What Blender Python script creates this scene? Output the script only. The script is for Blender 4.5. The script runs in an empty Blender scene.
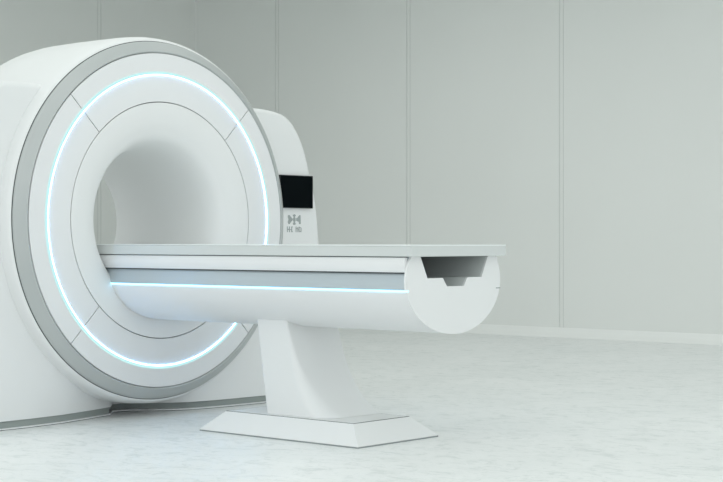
import bpy, math, random
from mathutils import Vector
C = bpy.context.scene.collection
PI = math.pi

# ------------------------------------------------------------------ camera
FPX, VX, HY, EYE = 1580.0, -1450.0, 241.0, 0.95
ANG = math.atan((361.5 - VX) / FPX)
cam = bpy.data.cameras.new('camera')
cam.sensor_width = 36.0
cam.lens = 36.0 * FPX / 723.0
cam.clip_end = 200
co = bpy.data.objects.new('camera', cam)
C.objects.link(co)
co.location = (0, 0, EYE)
co.rotation_euler = Vector((-math.cos(ANG), math.sin(ANG), 0)).to_track_quat('-Z', 'Y').to_euler()
bpy.context.scene.camera = co

# ------------------------------------------------------------------ world
w = bpy.data.worlds.new('world')
bpy.context.scene.world = w
w.use_nodes = True
bg = w.node_tree.nodes['Background']
bg.inputs[0].default_value = (0.97, 1.0, 1.025, 1)
bg.inputs[1].default_value = 1.19

# ------------------------------------------------------------------ area lights
def area(name, loc, target, size, power, col):
    l = bpy.data.lights.new(name, 'AREA')
    l.shape = 'RECTANGLE'; l.size, l.size_y = size
    l.energy = power; l.color = col
    o = bpy.data.objects.new(name, l); C.objects.link(o)
    o.location = loc
    d = Vector(target) - Vector(loc)
    o.rotation_euler = (0, 0, 0) if d.xy.length < 1e-6 else d.to_track_quat('-Z', 'Y').to_euler()
    return o
area('ceiling_fill_light', (-4.25, 3.75, 4.57), (-4.25, 3.75, 0), (14.5, 13.5), 400, (0.995, 1.0, 0.99))  # unseen overhead fill, added and sized to light the room evenly
wall_fill = area('wall_fill_light', (-5.2, 8.4, 4.45), (-5.2, 13.1, .3), (13.0, .5), 19, (0.995, 1.0, 1.0))  # unseen fill added to brighten the lower back wall and floor there
wall_fill.data.spread = math.radians(75)

# ------------------------------------------------------------------ exposure
vs = bpy.context.scene.view_settings
vs.view_transform = 'Standard'
vs.look = 'None'
vs.gamma = 1.0
vs.use_curve_mapping = False
vs.exposure = 0.03

# ------------------------------------------------------------------ materials
def mat(name, col, rough=0.4, metal=0.0, spec=0.5, coat=0.0):
    m = bpy.data.materials.new(name); m.use_nodes = True
    b = m.node_tree.nodes['Principled BSDF']
    b.inputs['Base Color'].default_value = (*col, 1)
    b.inputs['Roughness'].default_value = rough
    b.inputs['Metallic'].default_value = metal
    b.inputs['Specular IOR Level'].default_value = spec
    b.inputs['Coat Weight'].default_value = coat
    b.inputs['Coat Roughness'].default_value = 0.15
    return m

def noise_tint(m, col_a, col_b, scale=3.0, lo=0.35, hi=0.65, stretch=(1, 1, 1), detail=3):
    nt = m.node_tree; N = nt.nodes; L = nt.links
    tc = N.new('ShaderNodeTexCoord'); mp = N.new('ShaderNodeMapping')
    mp.inputs['Scale'].default_value = stretch
    n = N.new('ShaderNodeTexNoise'); n.inputs['Scale'].default_value = scale; n.inputs['Detail'].default_value = detail
    r = N.new('ShaderNodeValToRGB')
    r.color_ramp.elements[0].position = lo; r.color_ramp.elements[1].position = hi
    r.color_ramp.elements[0].color = (*col_a, 1); r.color_ramp.elements[1].color = (*col_b, 1)
    L.new(tc.outputs['Object'], mp.inputs[0]); L.new(mp.outputs[0], n.inputs[0])
    L.new(n.outputs[0], r.inputs[0]); L.new(r.outputs[0], N['Principled BSDF'].inputs['Base Color'])
    return m

def emit(name, col, strength):
    m = bpy.data.materials.new(name); m.use_nodes = True
    N = m.node_tree.nodes; N.clear()
    e = N.new('ShaderNodeEmission'); o = N.new('ShaderNodeOutputMaterial')
    e.inputs[0].default_value = (*col, 1); e.inputs[1].default_value = strength
    m.node_tree.links.new(e.outputs[0], o.inputs[0])
    return m

M = {}
M['white'] = noise_tint(mat('white_lacquer', (.81, .825, .83),   .46, coat=.0), (.805, .82, .823), (.82, .835, .838), 1.2)
M['housing'] = noise_tint(mat('white_housing', (.81, .825, .822), .45), (.80, .82, .816), (.82, .835, .832), 1.0)
M['bore'] = mat('bore_lining', (.83, .845, .84), .45)
M['silver'] = noise_tint(mat('brushed_silver', (.47, .50, .495), .45, metal=.2), (.46, .49, .485), (.50, .525, .52), 2.0)
M['panel'] = mat('blue_grey_panel', (.50, .565, .60), .35, metal=.35)
M['slab'] = mat('pale_grey_slab', (.64, .675, .665), .4)
M['slabtop'] = mat('white_top_highlight', (.86, .90, .895), .3)  # paler than the slab: the top edge's highlight put into the colour
M['dark'] = mat('dark_seam', (.035, .045, .045), .7)
M['grey'] = mat('plinth_grey', (.33, .37, .355), .5)
M['seamgrey'] = mat('seam_grey', (.26, .29, .29), .6)
M['screen'] = mat('screen_glass', (.003, .005, .006), .6, spec=.02)
M['bezel'] = mat('screen_frame', (.01, .012, .014), .3)
M['print'] = mat('grey_print', (.36, .40, .395), .6)
M['led'] = emit('led_white', (.22, .52, 1.0), 16.0)
M['ledc'] = emit('led_cyan', (.58, .93, .93), 1.0)
M['ledb'] = emit('led_blue_white', (.34, .74, 1.0), 2.7)
M['wall'] = noise_tint(mat('wall_panel_paint', (.79, .815, .79), .55), (.78, .805, .78), (.80, .825, .80), .5)
M['joint'] = mat('wall_joint', (.66, .69, .675), .6)
M['base'] = mat('coved_skirting', (.86, .88, .86), .5)
M['ceil'] = mat('ceiling_paint', (.55, .60, .57), .8)

def floor_mat():
    m = mat('pale_resin_floor', (.7, .75, .74), .3, spec=.5)
    nt = m.node_tree; N = nt.nodes; L = nt.links
    P = N['Principled BSDF']
    tc = N.new('ShaderNodeTexCoord')
    def ns(scale, st, det, rough=.6, dist=0.0):
        mp = N.new('ShaderNodeMapping'); mp.inputs['Scale'].default_value = st
        mp.inputs['Rotation'].default_value = (0, 0, math.radians(-40))
        n = N.new('ShaderNodeTexNoise'); n.inputs['Scale'].default_value = scale
        n.inputs['Detail'].default_value = det; n.inputs['Roughness'].default_value = rough
        n.inputs['Distortion'].default_value = dist
        L.new(tc.outputs['Object'], mp.inputs[0]); L.new(mp.outputs[0], n.inputs[0])
        return n.outputs[0]
    def ramp(src, a, b, ca, cb):
        r = N.new('ShaderNodeValToRGB')
        r.color_ramp.elements[0].position = a; r.color_ramp.elements[1].position = b
        r.color_ramp.elements[0].color = (*ca, 1); r.color_ramp.elements[1].color = (*cb, 1)
        L.new(src, r.inputs[0]); return r.outputs[0]
    def mul(a, b, f=1.0):
        x = N.new('ShaderNodeMix'); x.data_type = 'RGBA'; x.blend_type = 'MULTIPLY'
        x.inputs[0].default_value = f
        L.new(a, x.inputs[6]); L.new(b, x.inputs[7]); return x.outputs[2]
    cloud = ramp(ns(1.1, (1, 1, 1), 6, .65, .6), .3, .7, (.85, .875, .87), (.93, .945, .94))
    vein = ramp(ns(7.5, (1, 1.5, 1), 10, .78, 1.0), .38, .50, (.82, .84, .835), (1, 1, 1))
    fleck = ramp(ns(38.0, (1, 1, 1), 5, .7), .30, .42, (.80, .825, .82), (1, 1, 1))
    c = mul(mul(cloud, vein), fleck)
    L.new(c, P.inputs['Base Color'])
    rr = N.new('ShaderNodeMapRange')
    rr.inputs[3].default_value = .22; rr.inputs[4].default_value = .42
    L.new(ns(4.0, (1, 1, 1), 6), rr.inputs[0]); L.new(rr.outputs[0], P.inputs['Roughness'])
    bp = N.new('ShaderNodeBump'); bp.inputs['Strength'].default_value = .25; bp.inputs['Distance'].default_value = .01
    L.new(ns(30.0, (1, 1, 1), 6), bp.inputs['Height']); L.new(bp.outputs[0], P.inputs['Normal'])
    return m
M['floor'] = floor_mat()

# ------------------------------------------------------------------ mesh helpers
def build(name, verts, faces, m, parent=None, smooth=35, bevel=0, mats=None, idx=None, seg=3, kind=None):
    off = Vector(parent.matrix_basis.translation) if parent is not None else Vector((0, 0, 0))
    p = parent
    if p is not None and p.parent is not None: off = Vector(p.parent.location) + Vector(p.location)
    me = bpy.data.meshes.new(name)
    me.from_pydata([tuple(Vector(v) - off) for v in verts], [], faces)
    for mm in (mats or [m]): me.materials.append(mm)
    if idx:
        for i, q in enumerate(idx): me.polygons[i].material_index = q
    me.validate(); me.update()
    import bmesh
    bm = bmesh.new(); bm.from_mesh(me); bmesh.ops.remove_doubles(bm, verts=bm.verts, dist=1e-6)
    bmesh.ops.recalc_face_normals(bm, faces=bm.faces); bm.to_mesh(me); bm.free()
    if smooth:
        for q in me.polygons: q.use_smooth = True
        me.set_sharp_from_angle(angle=math.radians(smooth))
    o = bpy.data.objects.new(name, me); C.objects.link(o)
    if parent is not None: o.parent = parent
    if bevel:
        b = o.modifiers.new('bevel', 'BEVEL'); b.width = bevel; b.segments = seg
        b.limit_method = 'ANGLE'; b.angle_limit = math.radians(40); b.harden_normals = True
    if kind: o['kind'] = kind
    return o

def empty(name, loc, label, cat):
    o = bpy.data.objects.new(name, None); C.objects.link(o)
    o.location = loc; o['label'] = label; o['category'] = cat
    o.empty_display_size = .2
    return o

def box(x0, x1, y0, y1, z0, z1):
    v = [(x, y, z) for x in (x0, x1) for y in (y0, y1) for z in (z0, z1)]
    f = [(0, 1, 3, 2), (4, 6, 7, 5), (0, 4, 5, 1), (2, 3, 7, 6), (0, 2, 6, 4), (1, 5, 7, 3)]
    return v, f

def loft(loops, closed_ends=True):
    """loops: list of equal-length closed point loops"""
    n = len(loops[0]); v = [p for l in loops for p in l]; f = []
    for k in range(len(loops) - 1):
        for i in range(n):
            j = (i + 1) % n
            f.append((k*n+i, k*n+j, (k+1)*n+j, (k+1)*n+i))
    if closed_ends:
        f.append(tuple(range(n))); f.append(tuple(range((len(loops)-1)*n, len(loops)*n)))
    return v, f

YC, ZC, XF = 5.745, 1.0625, -6.43          # bore axis and plane of the front face

def ring(profile, a0=0.0, a1=360.0, n=160, closed_profile=False):
    """revolve a profile of (x, r) about the bore axis"""
    full = abs(a1 - a0 - 360) < 1e-6
    steps = n if full else n + 1
    v = []; f = []; m = len(profile)
    for i in range(steps):
        t = math.radians(a0 + (a1 - a0) * i / n)
        for (x, r) in profile: v.append((x, YC + r*math.cos(t), ZC + r*math.sin(t)))
    for i in range(n):
        j = (i + 1) % steps if full else i + 1
        for k in range(m if closed_profile else m - 1):
            q = (k + 1) % m
            f.append((i*m+k, i*m+q, j*m+q, j*m+k))
    if closed_profile and not full:
        f.append(tuple(range(m))); f.append(tuple(range(n*m, n*m+m)))
    return v, f

# ------------------------------------------------------------------ the room
YW, XW, HC = 13.08, -14.08, 4.6
XM, YM = 5.0, -4.0                        # sides left open so the even world light fills the room
v, f = box(XW - .2, XM + 3, YM - 3, YW + .2, -.1, 0)
build('floor', v, f, M['floor'], smooth=0, kind='structure')
v, f = box(XW - .2, XM, YM, YW + .2, HC, HC + .1)
build('ceiling', v, f, M['ceil'], smooth=0, kind='structure')

def panel_wall(name, a_from, a_to, joints, mk, g=.009, strip=.036, dep=.006):
    """face profile with a double groove at each joint, extruded upwards; mk(a, d, z) -> point"""
    prof = [(a_from, 0, 0)]; ids = []
    for j in joints:
        a = j - strip/2 - g; b = j - strip/2; c = j + strip/2; d = j + strip/2 + g
        prof += [(a, 0, 0), (a, dep, 1), (b, dep, 1), (b, .002, 0), (c, .002, 0), (c, dep, 1), (d, dep, 1), (d, 0, 0)]
    prof.append((a_to, 0, 0))
    v = []; f = []; idx = []
    for (a, d, _) in prof: v += [mk(a, d, 0), mk(a, d, HC)]
    for i in range(len(prof) - 1):
        f.append((2*i, 2*i+2, 2*i+3, 2*i+1)); idx.append(1 if prof[i][2] and prof[i+1][2] else 0)
    n = len(v)
    v += [mk(a_from, .2, 0), mk(a_from, .2, HC), mk(a_to, .2, 0), mk(a_to, .2, HC)]
    f.append((n, n+2, n+3, n+1)); idx.append(0)
    f.append((0, 1, n+1, n)); idx.append(0); f.append((n-2, n-1, n+3, n+2)); idx.append(0)
    return build(name, v, f, None, smooth=0, mats=[M['wall'], M['joint']], idx=idx, kind='structure')
panel_wall('wall_back', XW, XM, [-12.70 + 1.958*k for k in range(0, 9)], lambda a, d, z: (a, YW + d, z))
panel_wall('wall_left', YM, YW, [11.60 - 1.958*k for k in range(7, -1, -1)], lambda a, d, z: (XW - d, a, z))

def cove(name, mk, a0, a1):
    prof = [(0, .0), (.075, .0), (.070, .006), (.045, .030), (.022, .062), (.012, .086), (.004, .095), (0, .095)]
    v, f = loft([[mk(a0, d, z) for d, z in prof], [mk(a1, d, z) for d, z in prof]])
    build(name, v, f, M['base'], kind='structure')
cove('baseboard_back', lambda a, d, z: (a, YW - d, z), XW, XM)
cove('baseboard_left', lambda a, d, z: (XW + d, a, z), YM, YW - .08)

# ------------------------------------------------------------------ the scanner
G = empty('mri_scanner', (-6.9, YC, 0), 'large white ring-shaped medical scanner with glowing cyan light ring and silver rim', 'scanner')
XB = -7.31                                 # rear face
RB = .40                                   # bore radius

# wing outline as (dy, z), right half from the foot up
WING = [(1.33, .045), (1.39, .14), (1.405, .40), (1.402, .65), (1.387, .926), (1.357, 1.17), (1.305, 1.35), (1.27, 1.46),
        (1.227, 1.555), (1.165, 1.642), (1.09, 1.698), (1.0, 1.72), (.88, 1.73), (.74, 1.73), (.45, 1.73), (0, 1.73)]
POLY = [(0, .045)] + WING
def smooth_poly(P):
    out = []
    for i in range(len(P) - 1):
        p0 = P[max(i-1, 0)]; p1 = P[i]; p2 = P[i+1]; p3 = P[min(i+2, len(P)-1)]
        for k in range(6):
            t = k/6
            q = []
            for c in (0, 1):
                q.append(.5*((2*p1[c]) + (-p0[c]+p2[c])*t + (2*p0[c]-5*p1[c]+4*p2[c]-p3[c])*t*t + (-p0[c]+3*p1[c]-3*p2[c]+p3[c])*t**3))
            out.append(tuple(q))
    out.append(P[-1]); return out
SP = [(0, .045)] + smooth_poly(WING)
def rho(th):
    """distance from the bore axis to the wing outline at angle th (0 = +y, 90 = up)"""
    c, s = abs(math.cos(th)), math.sin(th)
    best = None
    for i in range(len(SP) - 1):
        (x0, z0), (x1, z1) = SP[i], SP[i+1]
        z0 -= ZC; z1 -= ZC
        ex, ez = x1-x0, z1-z0
        den = c*ez - s*ex
        if abs(den) < 1e-9: continue
        t = (x0*ez - z0*ex)/den
        u = (x0*s - z0*c)/den
        if t > 0 and -1e-6 <= u <= 1+1e-6: best = t if best is None else max(best, t)
    return best if best else 1.0
def recess(dy):
    a = abs(dy)
    pts = ([(0, -.25), (.06, -.25), (.10, -.20), (.158, -.146), (.33, -.095), (.58, -.033), (.8, -.012), (1.0, -.01), (2, -.01)] if dy < 0 else
           [(0, -.25), (.06, -.22), (.13, -.144), (.22, -.075), (.32, -.02), (.45, .005), (.6, .02), (.9, .035), (2, .035)])
    for i in range(len(pts)-1):
        if a <= pts[i+1][0]:
            t = (a-pts[i][0])/(pts[i+1][0]-pts[i][0]); return pts[i][1]*(1-t)+pts[i+1][1]*t
    return 0
XWG = -6.55
N = 288
angs = [2*PI*i/N for i in range(N)]
# make sure that the outline's lower corners are hit
def body_loop(inset, x, follow=True, r_fix=None):
    L = []
    for a in angs:
        r = r_fix if r_fix else rho(a) - inset
        if not r_fix and ZC + rho(a)*math.sin(a) < .05: r = rho(a)
        dy = r*math.cos(a); z = ZC + r*math.sin(a)
        if not r_fix and dy < 0 and z > ZC: z = ZC + (z - ZC)*(1 + .042*min(1, -dy/.3))
        xx = x
        if follow:
            wgt = max(0, min(1, (.34 - z)/.26)); wgt = wgt*wgt*(3-2*wgt)
            xx = x + recess(dy)*wgt
        L.append((xx, YC + dy, max(z, .045)))
    return L
loops = [body_loop(0, XWG, True, .93)]
loops.append(body_loop(.0, XWG, True, .96))
loops.append([tuple((Vector(p)*.5 + Vector(q)*.5)) for p, q in zip(loops[-1], body_loop(.05, XWG))])
for k in range(7):
    t = PI/2*k/6
    loops.append(body_loop(.05*(1-math.sin(t)), XWG - .045*(1-math.cos(t))))
loops.append(body_loop(0, XB + .06, False))
for k in range(1, 6):
    t = PI/2*k/5
    loops.append(body_loop(.05*(1-math.cos(t)), XB + .06 - .05*math.sin(t), False))
loops.append(body_loop(0, XB + .01, False, .93))
v, f = loft(loops, False)
build('body_cover', v, f, M['housing'], G, smooth=40)

# round drum housing (outer skin and rear face)
prof = [(-6.478, .925), (-6.479, .962), (-6.482, .9735), (-6.490, .982), (-6.505, .989), (-6.54, .996), (-6.60, 1.000), (-6.75, 1.002), (-6.95, 1.003), (-7.12, 1.001),
        (-7.20, .993), (-7.25, .975), (-7.285, .94), (-7.305, .89), (-7.31, .83), (-7.31, .50), (-7.305, .455), (-7.29, .389), (-7.262, .364), (-7.24, .356)]
v, f = ring(prof, n=200)
build('drum_housing', v, f, M['housing'], G, smooth=40)
# silver rim
prof = [(-6.445, .900), (XF - .001, .9065), (XF + .001, .911), (-6.435, .920), (-6.447, .938), (-6.458, .953), (-6.466, .962), (-6.472, .9665), (-6.478, .9675), (-6.478, .90)]
v, f = ring(prof, n=200, closed_profile=True)
build('silver_rim', v, f, M['silver'], G, smooth=50)
# dark backing seen through the seams
v, f = ring([(-6.442, .632), (-6.442, .905)], n=160)
build('seam_backing', v, f, M['dark'], G)
v, f = ring([(-6.4765, .950), (-6.4775, .9692), (-6.481, .9705), (-6.485, .965)], n=200)
build('rim_seam', v, f, M['dark'], G)
# four curved front panels, split in the diagonals
gap = .0048
for q in range(4):
    n = 48; v = []
    prof = [(-6.441, .6405), (-6.432, .6405), (XF, .6425), (XF, .77), (XF, .774), (XF, .810), (XF, .82), (XF, .8985), (-6.432, .9005), (-6.441, .9005)]
    m = len(prof)
    for i in range(n+1):
        for (x, r) in prof:
            da = math.degrees(gap/2/r)
            t = math.radians(45 + 90*q + da + (90 - 2*da)*i/n)
            v.append((x, YC + r*math.cos(t), ZC + r*math.sin(t)))
    f = []
    for i in range(n):
        for k in range(m-1): f.append((i*m+k, i*m+k+1, (i+1)*m+k+1, (i+1)*m+k))
    f.append(tuple(range(m))); f.append(tuple(range(n*m, n*m+m)))
    build('front_panel', v, f, M['white'], G, smooth=25)
# flared funnel and bore
FCP = [(0, .6345), (.002, .604), (.007, .565), (.016, .525), (.030, .490), (.050, .454), (.082, .428), (.14, .405), (.23, .388), (.38, .372), (.60, .361), (.81, .356)]
FUN = []
for i in range(len(FCP) - 1):            # Catmull-Rom through the control points
    p0, p1, p2, p3 = FCP[max(i-1, 0)], FCP[i], FCP[i+1], FCP[min(i+2, len(FCP)-1)]
    for k in range(5):
        t = k/5
        q = [.5*(2*p1[c] + (p2[c]-p0[c])*t + (2*p0[c]-5*p1[c]+4*p2[c]-p3[c])*t*t + (3*p1[c]-p0[c]-3*p2[c]+p3[c])*t**3) for c in (0, 1)]
        FUN.append((XF - q[0], q[1]))
FUN.append((XF - .81, .356))
prof = [(-6.441, .6362), (-6.432, .6362)] + FUN
v, f = ring(prof, n=200)
build('bore_tunnel', v, f, M['bore'], G, smooth=40)
# light ring
LR = build('light_ring', *ring([(XF-.002, .7822), (XF+.0030, .7827), (XF+.0040, .7850), (XF+.0030, .7878), (XF-.002, .7882)], n=240, closed_profile=True), M['led'], G, smooth=60)
build('cyan_edge', *ring([(XF-.002, .7883), (XF+.0030, .7879), (XF+.0024, .8020), (XF-.002, .8030)], n=240, closed_profile=True), M['ledc'], LR, smooth=60)

# plinth around the foot of the scanner
def foot_loop(z, out, deep=0):
    pts = []
    ys = [-1.30, -1.15, -1.0, -.8, -.58, -.45, -.33, -.27, -.22, -.158, -.13, -.10, -.06, 0, .06, .09, .15, .165, .22, .27, .33, .45, .6, .8, 1.0, 1.15, 1.30]
    for dy in ys: pts.append((XWG + recess(dy) - .012 + out - deep*max(0, min(1, (dy+.158)/.03))*max(0, min(1, (.5-dy)/.4)), YC + dy, z))
    e = 1.34 + out
    pts += [(-6.62, YC + e, z), (XB + .1, YC + e, z), (XB + .03 - out, YC + 1.28, z), (XB + .03 - out, YC - 1.28, z), (XB + .1, YC - e, z), (-6.62, YC - e, z)]
    return pts
v, f = loft([foot_loop(.010, 0, .06), foot_loop(.044, 0, .06)])
build('plinth', v, f, M['grey'], G, smooth=0)
v, f = loft([foot_loop(.0435, .004, .06), foot_loop(.0465, .004, .06)])
build('plinth_seam', v, f, M['dark'], G, smooth=0)
v, f = loft([foot_loop(.003, .014), foot_loop(.0095, .014)])
build('foot_trim', v, f, M['white'], G, smooth=0)
v, f = loft([foot_loop(.0, .011), foot_loop(.003, .011)])
build('floor_seal', v, f, M['dark'], G, smooth=0)

# touch screen on the right-hand wing
S = build('display_screen', *box(XWG - .002, -6.531, 6.748, 7.034, 1.147, 1.344), M['bezel'], G, smooth=0, bevel=.003)
build('glass', *box(-6.531, -6.5295, 6.752, 7.030, 1.151, 1.340), M['screen'], S, smooth=0)
# printed emblem and two words of lettering below the screen
def px(u, vv):   # emblem units: u 0..1 across, vv 0..1 down
    return (XWG + .0006, 6.831 + .114*u, 1.112 - .066*vv)
v = []; f = []
def poly(pts, fn):
    b = len(v); v.extend(fn(*p) for p in pts); f.append(tuple(range(b, b+len(pts))))
poly([(0, .22), (.04, .1), (.16, .1), (.20, .2), (.38, .45), (.38, .55), (.20, .8), (.17, .92), (.05, .92), (0, .75), (.06, .5)], px)
poly([(.50, 0), (.62, .1), (.60, .2), (.54, .26), (.60, .38), (.60, .64), (.54, .74), (.62, .86), (.58, .98), (.42, .98), (.38, .86), (.46, .74), (.40, .62), (.40, .38), (.46, .26), (.40, .2), (.38, .1)], px)
poly([(.64, .36), (.72, .36), (.84, .16), (.88, .1), (.98, .1), (1.0, .9), (.86, .92), (.84, .72), (.64, .60)], px)
build('emblem', v, f, M['print'], G, smooth=0)
v = []; f = []
def px2(u, vv): return (XWG + .0006, 6.824 + .128*u, 1.037 - .034*vv)
WORDS = [[(0, .06, 0, 1), (.06, .14, .4, .6), (.14, .21, 0, 1), (.21, .29, .5, .62), (.29, .36, 0, 1), (.36, .40, 0, .16), (.36, .40, .84, 1)],
         [(.59, .65, 0, 1), (.65, .71, .3, .45), (.71, .77, .1, 1), (.77, .80, .45, .6), (.80, .86, 0, 1), (.86, .93, .1, .25), (.86, .93, .8, .95), (.93, .99, .2, 1)]]
for wd in WORDS:
    v = []; f = []
    for (u0, u1, a0, a1) in wd: poly([(u0, a0), (u1, a0), (u1, a1), (u0, a1)], px2)
    build('lettering', v, f, M['print'], G, smooth=0)

G.location.x += .006

# ------------------------------------------------------------------ the patient table
T = empty('patient_table', (-5.28, YC, 0), 'long white patient table on curved pedestal, reaching into scanner ring, blue light strip along side', 'patient table')
XE = -4.41
def x_in(dy, z, deep=-6.62):
    """where a lengthwise line at (dy, z) meets the flared funnel"""
    r = math.hypot(dy, z - ZC) + .0025
    if r >= .6345: return XF + .004
    for (x0, r0), (x1, r1) in zip(FUN[:-1], FUN[1:]):
        if r1 <= r <= r0:
            return x0 + (x1-x0)*(r0-r)/(r0-r1) + .002
    return deep
def run(name, sec, m, x1=XE, deep=-6.62, mats=None, matfn=None, smooth=35, bevel=0, parent=None):
    """section of (dy, z) run lengthwise from the foot end into the funnel"""
    fine = []
    for i in range(len(sec)):
        p, q = sec[i], sec[(i+1) % len(sec)]
        n = max(1, int(math.dist(p, q)/.03))
        for k in range(n): fine.append((p[0]+(q[0]-p[0])*k/n, p[1]+(q[1]-p[1])*k/n))
    L0 = [(x1, YC+a, z) for a, z in fine]
    L1 = [(x_in(a, z, deep), YC+a, z) for a, z in fine]
    v, f = loft([L0, L1])
    idx = None
    if matfn:
        n = len(fine); idx = [matfn(fine[i], fine[(i+1) % n]) for i in range(n)] + [0, 0]
    return build(name, v, f, m, parent or T, smooth=smooth, mats=mats, idx=idx)
def ell(a, b, zc, a0, a1, n=28):
    out = []
    for i in range(n+1):
        t = math.radians(a0 + (a1-a0)*i/n)
        out.append((a*math.cos(t), zc + b*math.sin(t)))
    return out
# channel outline from left rim to right rim
CH = [(-.286, .8795), (-.243, .789), (-.128, .789), (-.098, .756), (.035, .756), (.058, .789), (.155, .789), (.21, .8795)]
XC = -4.443                                # front of the end cap
A, B, ZE = .351, .245, .770                # half ellipse of the table body
def yw(z, a=A): return a*math.sqrt(max(0, 1-((z-ZE)/B)**2))
CH = [(-.249, .8795), (-.200, .782), (-.088, .782), (-.058, .743), (.069, .743), (.096, .782), (.205, .782), (.255, .8795)]
# frame core: the blue-grey side band, with the channel sunk in its top
core = [(-.328, .8795)] + CH + [(.328, .8795), (.328, .806), (.337, .765), (.3455, .733), (-.3455, .733), (-.337, .765), (-.328, .806)]
def core_mat(p, q):
    inn = lambda s: -.30 < s[0] < .30 and s[1] > .74
    return 1 if inn(p) and inn(q) else 0
run('side_band', core, None, XC - .012, mats=[M['panel'], M['slab']], matfn=core_mat, smooth=0)
# white upper rail on each side
for s in (-1, 1):
    sec = [(s*.326, .8765), (s*.342, .8765), (s*.3455, .870), (s*.3465, .845), (s*.3465, .826), (s*.344, .813), (s*.340, .8095), (s*.326, .8095)]
    run('upper_rail', sec, M['white'], XC - .012, smooth=30)
    run('rail_seam', [(s*.326, .8795), (s*.336, .8795), (s*.336, .8760), (s*.326, .8760)], M['dark'], XC - .012, smooth=0)
    run('rail_seam', [(s*.326, .8100), (s*.339, .8100), (s*.339, .8045), (s*.326, .8060)], M['dark'], XC - .012, smooth=0)
    zl = .7265
    run('light_strip', [(s*.335, zl+.0045), (s*(yw(zl)+.0028), zl+.0038), (s*(yw(zl)+.0034), zl), (s*(yw(zl)+.0028), zl-.0038), (s*.335, zl-.0045)], M['ledb'], XC + .0005 if s < 0 else XC - .012, smooth=0)
# rounded lower hull
hull = [(-yw(.7205, A-.001), .7205)] + ell(A-.001, B-.001, ZE, 180 + math.degrees(math.asin((ZE-.7205)/B)) + 1, 360 - math.degrees(math.asin((ZE-.7205)/B)) - 1, 40) + [(yw(.7205, A-.001), .7205)]
hull += [(.32, .7325), (-.32, .7325)]
run('hull', hull, M['white'], XC - .012)
# end cap with the channel opening
t0 = math.asin((.8795-ZE)/B)
cap = CH + ell(A+.0012, B+.0012, ZE, math.degrees(t0), -180-math.degrees(t0), 72)
v, f = loft([[(XC, YC+a, z) for a, z in cap], [(XC-.0115, YC+a, z) for a, z in cap]])
cp = build('end_cap', v, f, M['housing'], T, smooth=35)
build('cap_slot', *box(XC-.004, XC+.0006, YC+.318, YC+.3525, .7255, .7295), M['seamgrey'], cp, smooth=0)
# flat table top, deeper inside the bore
top = [(-.350, .8805), (.350, .8805), (.352, .884), (.352, .926), (.349, .928), (-.349, .928), (-.352, .926), (-.352, .884)]
run('table_top', top, M['slab'], XE, -7.1, smooth=0)
tp = [(-.3525, .9282), (.3525, .9282), (.3525, .9315), (.350, .9325), (-.350, .9325), (-.3525, .9315)]
run('top_highlight', tp, M['slabtop'], XE + .001, -7.1, smooth=0)  # thin pale layer standing in for the highlight along the top edge

# pedestal: straight at the back, sweeping concave front, slightly rounded corners
prof = [(.560, -5.333), (.53, -5.327), (.48, -5.312), (.43, -5.296), (.38, -5.280), (.33, -5.259), (.28, -5.232), (.24, -5.206), (.20, -5.174), (.17, -5.145), (.14, -5.110), (.12, -5.085), (.1005, -5.055)]
loops = []
for z, xf in prof:
    y0, y1 = YC - .185, YC + .185
    xb = -5.552 + .07*(.56 - z)/.46
    r = .012; rb = .03; L = []; q = (.56 - z)/.46; rn = .012 + .11*q*q
    for (cx, cy, a0, rr) in ((xf - r, y1 - r, 0, r), (xb + rb, y1 - rb, 90, rb), (xb + rb, y0 + rb, 180, rb), (xf - rn, y0 + rn, 270, rn)):
        for k in range(10):
            t = math.radians(a0 + 90*k/9); L.append((cx + rr*math.cos(t), cy + rr*math.sin(t), z))
    loops.append(L)
# sunk a little into the hull's underside
loops = [[(x, y, max(z, ZE - B*math.sqrt(1-((y-YC)/A)**2) + .003) if k == 0 else z) for x, y, z in L] for k, L in enumerate(loops)]
v, f = loft(loops)
build('pedestal', v, f, M['housing'], T, smooth=30)

# base plate: chamfered block with a seam around its top
def rect(x0, x1, y0, y1, z): return [(x0, y0, z), (x1, y0, z), (x1, y1, z), (x0, y1, z)]
bx = (-5.812, -4.760, 5.432, 6.022)
def ins(e, z): return rect(bx[0]+e*.9, bx[1]-e, bx[2]+e*.85, bx[3]-e*.85, z)
v, f = loft([ins(-.001, 0), ins(-.001, .0062)])
build('floor_seal', v, f, M['seamgrey'], T, smooth=0)
v, f = loft([ins(0, .0062), ins(0, .010), ins(.106, .0985)])
bp = build('base_plate', v, f, M['housing'], T, smooth=0)
v, f = loft([ins(.1055, .0980), ins(.1055, .0993)])
build('plate_seam', v, f, M['dark'], bp, smooth=0)
v, f = loft([ins(.1135, .0985), ins(.1135, .0999)])
build('plate_top', v, f, M['housing'], bp, smooth=0)
